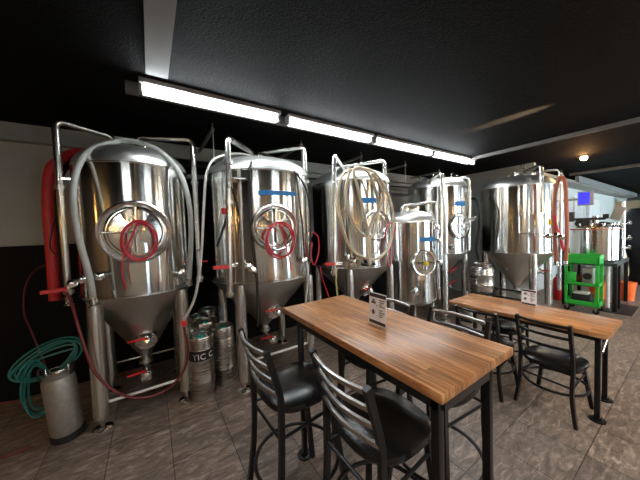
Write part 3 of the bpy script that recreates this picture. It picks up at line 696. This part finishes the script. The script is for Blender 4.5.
t.part('motor', lathe(B(), [(.08, 0), (.09, .03), (.09, .34), (.07, .38), (.04, .4), (0, .4)], pp, seg=24), 'grey_steel')
t.part('base', box(B(), (4.5, 2.22, 0), (4.74, 2.44, .03), .005), 'black')

# ------------------------------------------------------------------ brackets on the wall header
for i, (px, py) in enumerate(((213, 129), (302, 145), (362, 156), (406, 165), (440, 172))):
    p = at(px, py, Z=2.83); L = ['left of the second tank', 'above the second tank right shoulder', 'above the third tank', 'right of the third tank', 'above the tank behind the short one'][i]
    t = Thing('pipe_hanger', (p.x, p.y, 2.9), 'grey metal hanger arm under the black ceiling ' + L, 'bracket', 'hanger arms above the tanks')
    t.part('arm', box(B(), (p.x-.015, p.y, 2.815), (p.x+.015, 3.95, 2.845)), 'grey_steel')
    t.part('rod', cyl(B(), (p.x, p.y+.02, 2.9), (p.x, p.y+.02, 2.5), .006, 8), 'grey_steel')
# glycol line along the wall behind the tanks
hose([(-.5, 3.9, 2.45), (1, 3.88, 2.47), (3, 3.88, 2.45), (5, 3.88, 2.47), (6.4, 3.88, 2.46)], .03, 'white_hose', 'white insulated line running along the wall behind the tanks', name='pipe_run', cat='pipe')
hose([(.35, 3.86, 2.6), (1, 3.84, 2.62), (2.2, 3.84, 2.58), (3.2, 3.84, 2.62), (4.2, 3.84, 2.58), (5.5, 3.84, 2.6)], .014, 'rubber', 'black cable strung along the wall above the white line', name='cable', cat='cable')
t = Thing('wall_cable_drop', (3.3, 3.84, 0), 'black cables hanging on the pale wall right of the third tank', 'cable')
for k in range(3): t.part('cable', tube(B(), smooth_path([(3.9+k*.12, 3.84, 2.6), (3.95+k*.1, 3.83, 2.2), (3.9+k*.14, 3.84, 1.8)], 5), .01, 6), 'rubber')

# ------------------------------------------------------------------ tables
def make_table(x0, x1, y0, y1, z, legs, label, th=.04):
    cx, cy = (x0+x1)/2, (y0+y1)/2
    t = Thing('table', (cx, cy, 0), label, 'table')
    bm = box(B(), (x0, y0, z-th), (x1, y1, z), .003)
    for v in bm.verts:
        if abs(v.co.y-y0) < .01: v.co.y += .004*math.sin(v.co.x*60)
    t.part('tabletop', bm, 'wood')
    for x, y in legs:
        lg = t.part('leg', box(B(), (x-.018, y-.018, .012), (x+.018, y+.018, z-th), .004), 'black_metal')
        t.part('foot', lathe(B(), [(.055, 0), (.055, .01), (.03, .014), (.03, .03)], (x, y, 0), seg=20), 'black_metal', parent=lg)
    xs = [l[0] for l in legs]; ys = [l[1] for l in legs]; a, b, c, d = min(xs), max(xs), min(ys), max(ys)
    bm = B()
    for y in (c, d): box(bm, (a, y-.018, z-th-.035), (b, y+.018, z-th))
    for x in (a, b): box(bm, (x-.018, c, z-th-.035), (x+.018, d, z-th))
    t.part('apron', bm, 'black_metal', label='black steel underframe')
    return t
TA = make_table(.872, 1.50, .533, 1.912, 1.07, [(.892, .57), (1.265, .555), (.892, 1.66), (1.262, 1.66)], 'bar-height table with reddish butcher-block top, nearest to the viewer')
TBt = make_table(3.05, 3.62, .433, 1.77, .76, [(3.085, .5), (3.5, .52), (3.085, 1.68), (3.5, 1.68)], 'lower butcher-block table on black legs at the right')
TBt.part('leg_coupling', cyl(B(), (3.3, .51, .52), (3.52, .51, .6), .012, 10), 'chrome', label='bright steel fitting between legs')

def holder(p0, p1, h, label):
    """acrylic menu stand: p0, p1 are the ends of the foot line on the table"""
    p0, p1 = Vector(p0), Vector(p1); u = (p1-p0); w = u.length; u.normalize(); n = Vector((-abs(u.y), u.x*0, 0)).normalized()  # faces -X
    n = Vector((u.y, -u.x, 0)); n = n if n.x < 0 else -n
    t = Thing('menu_holder', (p0+p1)/2, label, 'menu holder')
    def panel(a, b, z0, z1, d0, d1):
        bm = B(); vs = []
        for d in (d0, d1):
            for (s, z) in ((a, z0), (b, z0), (b, z1), (a, z1)): vs.append(bm.verts.new(p0+u*s*w+n*(d+.012*z/h*-1)+Vector((0, 0, z+.004))))
        for f in ((0, 1, 2, 3), (7, 6, 5, 4), (0, 4, 5, 1), (1, 5, 6, 2), (2, 6, 7, 3), (3, 7, 4, 0)): bm.faces.new([vs[i] for i in f])
        return bm
    t.part('acrylic_panel', panel(-.03, 1.03, 0, h*1.02, -.004, -.001), 'acrylic', smooth=False)
    bm = B(); vs = [p0-u*.005+n*.03, p1+u*.005+n*.03, p1+u*.005-n*.06, p0-u*.005-n*.06]
    lo = [bm.verts.new(v) for v in vs]; hi = [bm.verts.new(v+Vector((0, 0, .004))) for v in vs]
    bm.faces.new(lo); bm.faces.new(hi)
    for i in range(4): bm.faces.new([lo[i], lo[(i+1) % 4], hi[(i+1) % 4], hi[i]])
    t.part('acrylic_foot', bm, 'acrylic', smooth=False)
    c = t.part('card', panel(0, 1, .01*h, h, 0, .001), 'paper', smooth=False, label='printed menu card')
    bm = panel(0.02, .98, .86*h, .97*h, .0015, .002)
    for parts in ((.03, .97, .03*h, .13*h), (.14, .4, .66*h, .72*h), (.2, .34, .74*h, .79*h), (.2, .32, .32*h, .46*h), (.16, .38, .37*h, .40*h), (.44, .5, .6*h, .63*h)):
        b2 = panel(*parts, .0015, .002); me = bpy.data.meshes.new('q'); b2.to_mesh(me); b2.free(); bm.from_mesh(me)
    for k in range(9):
        if k == 4: continue
        b2 = panel(.6, .92-.06*(k % 3), (.78-.062*k)*h, (.805-.062*k)*h, .0015, .002); me = bpy.data.meshes.new('q'); b2.to_mesh(me); b2.free(); bm.from_mesh(me)
    t.part('print', bm, 'ink', parent=c, smooth=False)
a, b = at(369, 322.5, Z=1.07), at(386, 329.5, Z=1.07)
holder(a, b, at(370, 292.5, X=a.x).z-1.07, 'clear stand with a printed card on the near bar-height table')
a, b = at(521.3, 304, Z=.76), at(536, 307, Z=.76)
holder(a, b, at(521.5, 289, X=a.x).z-.76, 'small card in a clear stand on the lower table at right')

# ------------------------------------------------------------------ seating
def make_seat(bar):
    sh, bh = (.78, 1.105) if bar else (.47, .85)
    t = Thing('bar_stool' if bar else 'dining_chair', (0, 0, 0), 'x', 'stool' if bar else 'chair')
    hw = .19 if bar else .185
    # seat pad: rounded square with a domed top
    bm = B(); N = 40
    prof = [(.175, sh-.06), (.205, sh-.055), (.217, sh-.035), (.213, sh-.014), (.19, sh), (.1, sh+.008), (0, sh+.01)]
    rings = []
    for r, z in prof:
        if r == 0: rings.append([bm.verts.new((0, 0, z))]); continue
        row = []
        for i in range(N):
            a = 2*PI*i/N; k = (abs(math.cos(a))**2.8+abs(math.sin(a))**2.8)**(-1/2.8)
            row.append(bm.verts.new((r*k*math.cos(a)*1.0, r*k*math.sin(a), z)))
        rings.append(row)
    for p, q in zip(rings, rings[1:]):
        for i in range(N):
            j = (i+1) % N
            bm.faces.new([p[i], p[j], q[j], q[i]] if len(q) > 1 else [p[i], p[j], q[0]])
    bm.faces.new(rings[0][::-1]); t.part('seat', bm, 'vinyl', label='black vinyl seat pad')
    fl = t.part('seat_frame', sweep(B(), [(.16*math.cos(a*PI/12), .16*math.sin(a*PI/12), sh-.065) for a in range(24)], rect(.02, .02), up=(0, 0, 1), closed=True), 'black_metal')
    sx = .25 if bar else .22
    for s in (-1, 1):
        P = [(-sx, s*(hw+.03), 0), (-.205, s*hw, sh*.5), (-.19, s*hw, sh-.02), (-.2, s*hw, sh+.1), (-.26, s*hw, bh)]
        t.part('rear_leg', sweep(B(), smooth_path(P, 7), rect(.024, .03), up=(1, 0, 0)), 'black_metal')
    for s in (-1, 1):
        t.part('front_leg', sweep(B(), smooth_path([(sx-.01, s*(hw+.015), 0), (.19, s*(hw-.02), sh*.5), (.155, s*(hw-.045), sh-.05)], 6), rect(.03, .03), up=(1, 0, 0)), 'black_metal')
    nz = 4 if bar else 3
    for k in range(nz):
        z = bh-.02-k*(.078 if bar else .1); fx = lambda z: -.2-.06*max(0, (z-sh-.1)/(bh-sh-.1))
        P = [(fx(z)-.035*math.cos(y/hw*PI/2), y, z) for y in [hw*(i/8-1) for i in range(17)]]
        t.part('back_slat', sweep(B(), P, [(.011*math.cos(q*PI/4), .013*math.sin(q*PI/4)) for q in range(8)], up=(0, 0, 1)), 'slat' if bar else 'black_metal')
    zr = .3 if bar else .23; R = .255 if bar else .225
    t.part('foot_ring', tube(B(), [(R*math.cos(a*PI/18), R*math.sin(a*PI/18), zr) for a in range(36)], .0115, 8, closed=True), 'black_metal')
    bm = B()
    zz = sh-.16
    for s in (-1, 1): cyl(bm, (-.2, s*hw, zz), (.175, s*(hw-.03), zz), .009, 8)
    cyl(bm, (-.2, -hw, zz), (-.2, hw, zz), .009, 8); t.part('stretcher', bm, 'black_metal')
    return t.o
st = make_seat(True)
for i, (x, y, a, lb) in enumerate([(.90, .88, .0, 'black ladder-back bar stool at the near corner of the tall table, nearest to the viewer'),
                               (.70, 1.40, .04, 'black ladder-back bar stool beyond the nearest stool, left of the bar-height table'),
                               (1.43, .92, PI, 'black bar stool at the far long side of the tall table, toward the lower table'),
                               (1.37, 1.42, PI-.02, 'bar stool tucked under the far side of the bar-height table, mostly hidden')]):
    o = st if i == 0 else copy_tree(st); o.location = (x, y, 0); o.rotation_euler.z = a; setp(o, lb, group='black bar stools around the tall table')
ch = make_seat(False)
for i, (x, y, a, lb) in enumerate([(3.05, .77, -.08, 'black ladder-back dining chair at the near end of the lower table'),
                               (2.93, 1.28, .0, 'black dining chair half hidden behind the tall table corner, at the lower table'),
                               (3.55, 1.38, PI, 'black dining chair tucked in at the far side of the lower table')]):
    o = ch if i == 0 else copy_tree(ch); o.location = (x, y, 0); o.rotation_euler.z = a; setp(o, lb, group='black chairs around the lower table')

# ------------------------------------------------------------------ kettle, stand, cart
kc = (7.53, 1.284); kr = .36
t = Thing('brew_kettle', (*kc, 0), 'steel brewing kettle with a crowded lid on a dark stand behind the green cart', 'kettle'); t.c = kc; t.r = kr
t.part('body', lathe(B(), [(kr-.02, .9), (kr, .92), (kr, 1.52), (kr+.008, 1.525), (kr+.008, 1.545), (kr-.01, 1.55)], (*kc, 0), seg=56), 'tank')
t.part('lid', lathe(B(), [(kr, 1.545), (kr-.03, 1.58), (.2, 1.62), (.1, 1.64), (0, 1.645)], (*kc, 0), seg=48), 'steel')
t.part('lid_band', lathe(B(), [(kr+.001, 1.5), (kr+.004, 1.5), (kr+.004, 1.52), (kr+.001, 1.52)], (*kc, 0), seg=48), 'orange_hose')
bm = B(); p = at(571, 217, X=7.3); box(bm, p-Vector((.05, .05, .1)), p+Vector((.05, .05, .1)), .01); box(bm, (p.x-.02, 1.1, p.z-.08), (p.x+.03, p.y, p.z-.03), .008); box(bm, (p.x-.02, 1.06, p.z-.06), (p.x+.03, 1.14, p.z+.03), .008)
t.part('mixer_arm', bm, 'black', label='black mixer motor and arm')
t.part('mixer_head', lathe(B(), [(.07, 0), (.09, .04), (.08, .1), (.03, .13), (0, .13)], (kc[0]-.15, kc[1]+.18, 1.58), seg=20), 'black', label='black dome on the kettle lid')
t.part('burner_box', box(B(), (kc[0]-.3, kc[1]+.02, 1.57), (kc[0]-.16, kc[1]+.12, 1.7), .01), 'black', label='black box on the kettle lid')
t.part('vent_pipe', cyl(B(), (kc[0]-.1, kc[1]-.02, 1.6), (kc[0]-.1, kc[1]-.02, 1.78), .05, 16), 'steel')
t.part('lid_hatch', lathe(B(), [(.13, 0), (.13, .02), (.06, .05), (0, .05)], (kc[0]-.06, kc[1]-.16, 1.6), (0, -.2, 1), 24), 'chrome')
bm = B(); q = at(618, 213, X=7.4); box(bm, (-.02, -.07, -.13), (.02, .07, .13), .008, Matrix.Translation(q) @ Matrix.Rotation(.35, 4, 'X')); t.part('open_flap', bm, 'grey_steel')
for i in range(5):
    a = 2.6+i*.55; t.part('lid_clamp', lathe(B(), [(.018, 0), (.018, .05), (.03, .052), (.03, .07), (0, .08)], (kc[0]+.3*math.cos(a), kc[1]+.3*math.sin(a), 1.56), seg=12), 'chrome')
tape(t, 589, 601, 229, 233)
# tall valve pipe by the kettle
t = Thing('valve_manifold_pipe', (8.05, .97, .9), 'upright steel pipe with valves right of the kettle on the dark stand', 'pipe')
t.part('pipe', cyl(B(), (8.05, .97, .9), (8.05, .97, 2.05), .03, 14), 'steel')
for z in (1.1, 1.3, 1.6): t.part('valve', lathe(B(), [(.03, -.12), (.05, -.1), (.03, -.08), (.03, .08), (.05, .1), (.03, .12)], (8.05, .97, z), (.5, -.8, .2), 14), 'chrome')
# stand
t = Thing('kettle_stand', (7.5, 1.25, 0), 'dark steel frame stand carrying the kettle', 'stand')
zt = .9
for x in (6.99, 7.3, 8.1):
    for y in (.93, 1.62): t.part('post', box(B(), (x-.028, y-.028, 0), (x+.028, y+.028, zt-.05), .004), 'black_metal')
bm = B()
for y in (.93, 1.62): box(bm, (6.94, y-.03, zt-.06), (8.16, y+.03, zt), .004)
for x in (6.97, 7.3, 7.7, 8.13): box(bm, (x-.03, .93, zt-.06), (x+.03, 1.62, zt-.001), .004)
t.part('top_frame', bm, 'frame_grey')
solo('drain_pipe', cyl(B(), (7.2, 1.05, .02), (7.2, 1.05, .84), .03, 14), 'white', 'white vertical pipe under the kettle stand', 'pipe', origin=(7.2, 1.05, 0))
solo('floor_mat', box(B(), (6.9, .72, 0), (7.75, 1.12, .012), .004), 'rubber', 'dark flat rubber mat at the foot of the kettle stand', 'mat', origin=(7.3, .9, 0))  # flat black sheet lying on the tiles by the posts
# cart
x0, x1, y0, y1 = 6.53, 6.93, 1.06, 1.52; cz = 1.0
x0 += .02
t = Thing('utility_cart', ((x0+x1)/2, (y0+y1)/2, 0), 'bright green wheeled utility cart in front of the kettle', 'cart')
for z, h in ((.90, .155), (.5, .06), (.13, .09)):
    bm = box(B(), (x0, y0, z), (x1, y1, z+.012))
    box(bm, (x0, y0, z), (x0+.012, y1, z+h)); box(bm, (x1-.012, y0, z), (x1, y1, z+h)); box(bm, (x0, y0, z), (x1, y0+.012, z+h)); box(bm, (x0, y1-.012, z), (x1, y1, z+h))
    t.part('tray', bm, 'green')
for x in (x0+.02, x1-.02):
    for y in (y0+.025, y1-.025): t.part('post', box(B(), (x-.018, y-.022, .12), (x+.018, y+.022, 1.03), .003), 'green')
for x in (x0+.04, x1-.04):
    for y in (y0+.04, y1-.04): t.part('caster', cyl(B(), (x-.012, y, .045), (x+.012, y, .045), .045, 18), 'black'); t.part('caster_fork', box(B(), (x-.016, y-.012, .05), (x+.016, y+.012, .125)), 'grey_steel')
t.part('gauge_panel', box(B(), (x0+.0, y0+.29, .56), (x0+.012, y1-.02, .74), .002), 'green')
t2 = Thing('transfer_pump', (x0+.12, 1.26, .512), 'grey pump with a round black dial inside the green cart', 'pump')
t2.part('housing', box(B(), (x0+.04, 1.14, .515), (x0+.24, 1.28, .82), .01), 'grey_steel')
t2.part('dial', cyl(B(), (x0+.02, 1.21, .68), (x0+.045, 1.21, .68), .06, 20), 'black')
t2.part('motor', cyl(B(), (x0+.14, 1.29, .6), (x0+.14, 1.46, .6), .075, 18), 'dark_red')
solo('crate', box(B(), (x0+.03, 1.17, .144), (x0+.28, 1.42, .33), .01), 'black', 'black plastic crate on the bottom tray of the green cart', 'crate', origin=(x0+.15, 1.3, .135))
solo('parts_tray', box(B(), (x0+.05, 1.2, .332), (x0+.22, 1.4, .365), .01), 'white', 'pale tray of bits lying on the black crate in the green cart', 'tray', origin=(x0+.15, 1.3, .32))
# extinguisher
t = Thing('fire_extinguisher', (6.3, 1.43, 0), 'red fire extinguisher standing on the floor behind the green cart', 'fire extinguisher'); e = (7.3, 1.8, 0); t.loc = Vector(e); t.o.location = e
t.part('cylinder', lathe(B(), [(.07, 0), (.075, .02), (.075, .42), (.05, .48), (.02, .5)], e, seg=28), 'red')
t.part('valve_head', lathe(B(), [(.02, .5), (.025, .53), (.01, .56), (0, .56)], e, seg=12), 'black')
t.part('nozzle_hose', tube(B(), smooth_path([(e[0]-.02, e[1], .54), (e[0]-.1, e[1]-.05, .5), (e[0]-.1, e[1]-.04, .3)], 5), .009, 8), 'rubber')
# buckets
for (x, y), lb in (((8.3, .96), 'orange plastic bucket on the floor right of the kettle stand'), ((8.0, 1.3), 'orange bucket mostly hidden under the kettle stand')):
    t = Thing('bucket', (x, y, 0), lb, 'bucket', None)
    t.part('pail', lathe(B(), [(.0, .004), (.125, 0), (.15, .33), (.156, .33), (.156, .35), (.145, .35), (.12, .01), (0, .012)], (x, y, 0), seg=32), 'orange')
    t.part('rim', lathe(B(), [(.15, .33), (.163, .335), (.163, .37), (.15, .37)], (x, y, 0), seg=32), 'orange')
hose([(8.1, .95, 1.0), (8.13, .93, .8), (8.2, .92, .6), (8.27, .95, .42), (8.3, .96, .3)], .02, 'yellow_hose', 'pale yellow hose running down into the orange bucket')
# screen
p = at(585, 198.5, X=8.6)
t = Thing('display', p, 'small lit blue screen hanging on the wall behind the kettle', 'screen')
t.part('housing', box(B(), (p.x, p.y-.14, p.z-.16), (p.x+.06, p.y+.13, p.z+.17), .008), 'grey_steel')
t.part('screen', box(B(), (p.x-.006, p.y-.08, p.z-.13), (p.x, p.y+.11, p.z+.14)), 'screen', label='glowing blue screen')
t.part('wall_arm', box(B(), (p.x+.02, p.y+.1, p.z-.03), (p.x+.05, 2.3, p.z+.02)), 'grey_steel')
# things far right
t = Thing('dark_tank', (11.0, .6, 0), 'dark round vessel at the far right edge of the frame', 'tank')
q = at(640, 240, X=10.5); oo = (10.6, q.y-.1, 0); t.loc = Vector(oo); t.o.location = oo
t.part('vessel', lathe(B(), [(.35, .55), (.42, .7), (.42, 1.75), (.3, 1.95), (0, 2.0)], oo, seg=36), 'black_metal')
t.part('base', lathe(B(), [(.3, 0), (.3, .55)], oo, seg=24), 'black_metal')
struct('trim_11', box(B(), (17, 1.0, 1.95), (17.4, 2.28, 2.45)), 'tan')  # tan cabinet by the kitchen wall, kept as structure
solo('kitchen_counter', box(B(), (9.3, 1.75, 0), (12.5, 2.28, .9), .01), 'wall_dim', 'grey-brown counter along the wall beyond the kettle', 'counter', origin=(10, 2, 0))
for i, (x, w_) in enumerate(((9.4, .9), (10.5, .9), (12.2, 1.4))):
    solo('wall_cabinet', box(B(), (x, 2.2, 1.5), (x+w_, 2.298, 2.4), .01), 'white', ['narrow pale wall panel nearest the blue screen', 'middle pale wall panel behind the kettle', 'long pale wall panel farthest from the tanks'][i], 'panel', 'pale panels on the kitchen wall', origin=(x, 2.2, 1.5))

# ------------------------------------------------------------------ view
scn.view_settings.view_transform = 'Standard'; scn.view_settings.look = 'None'; scn.view_settings.gamma = 1
scn.view_settings.exposure = 1.0; scn.view_settings.use_curve_mapping = False
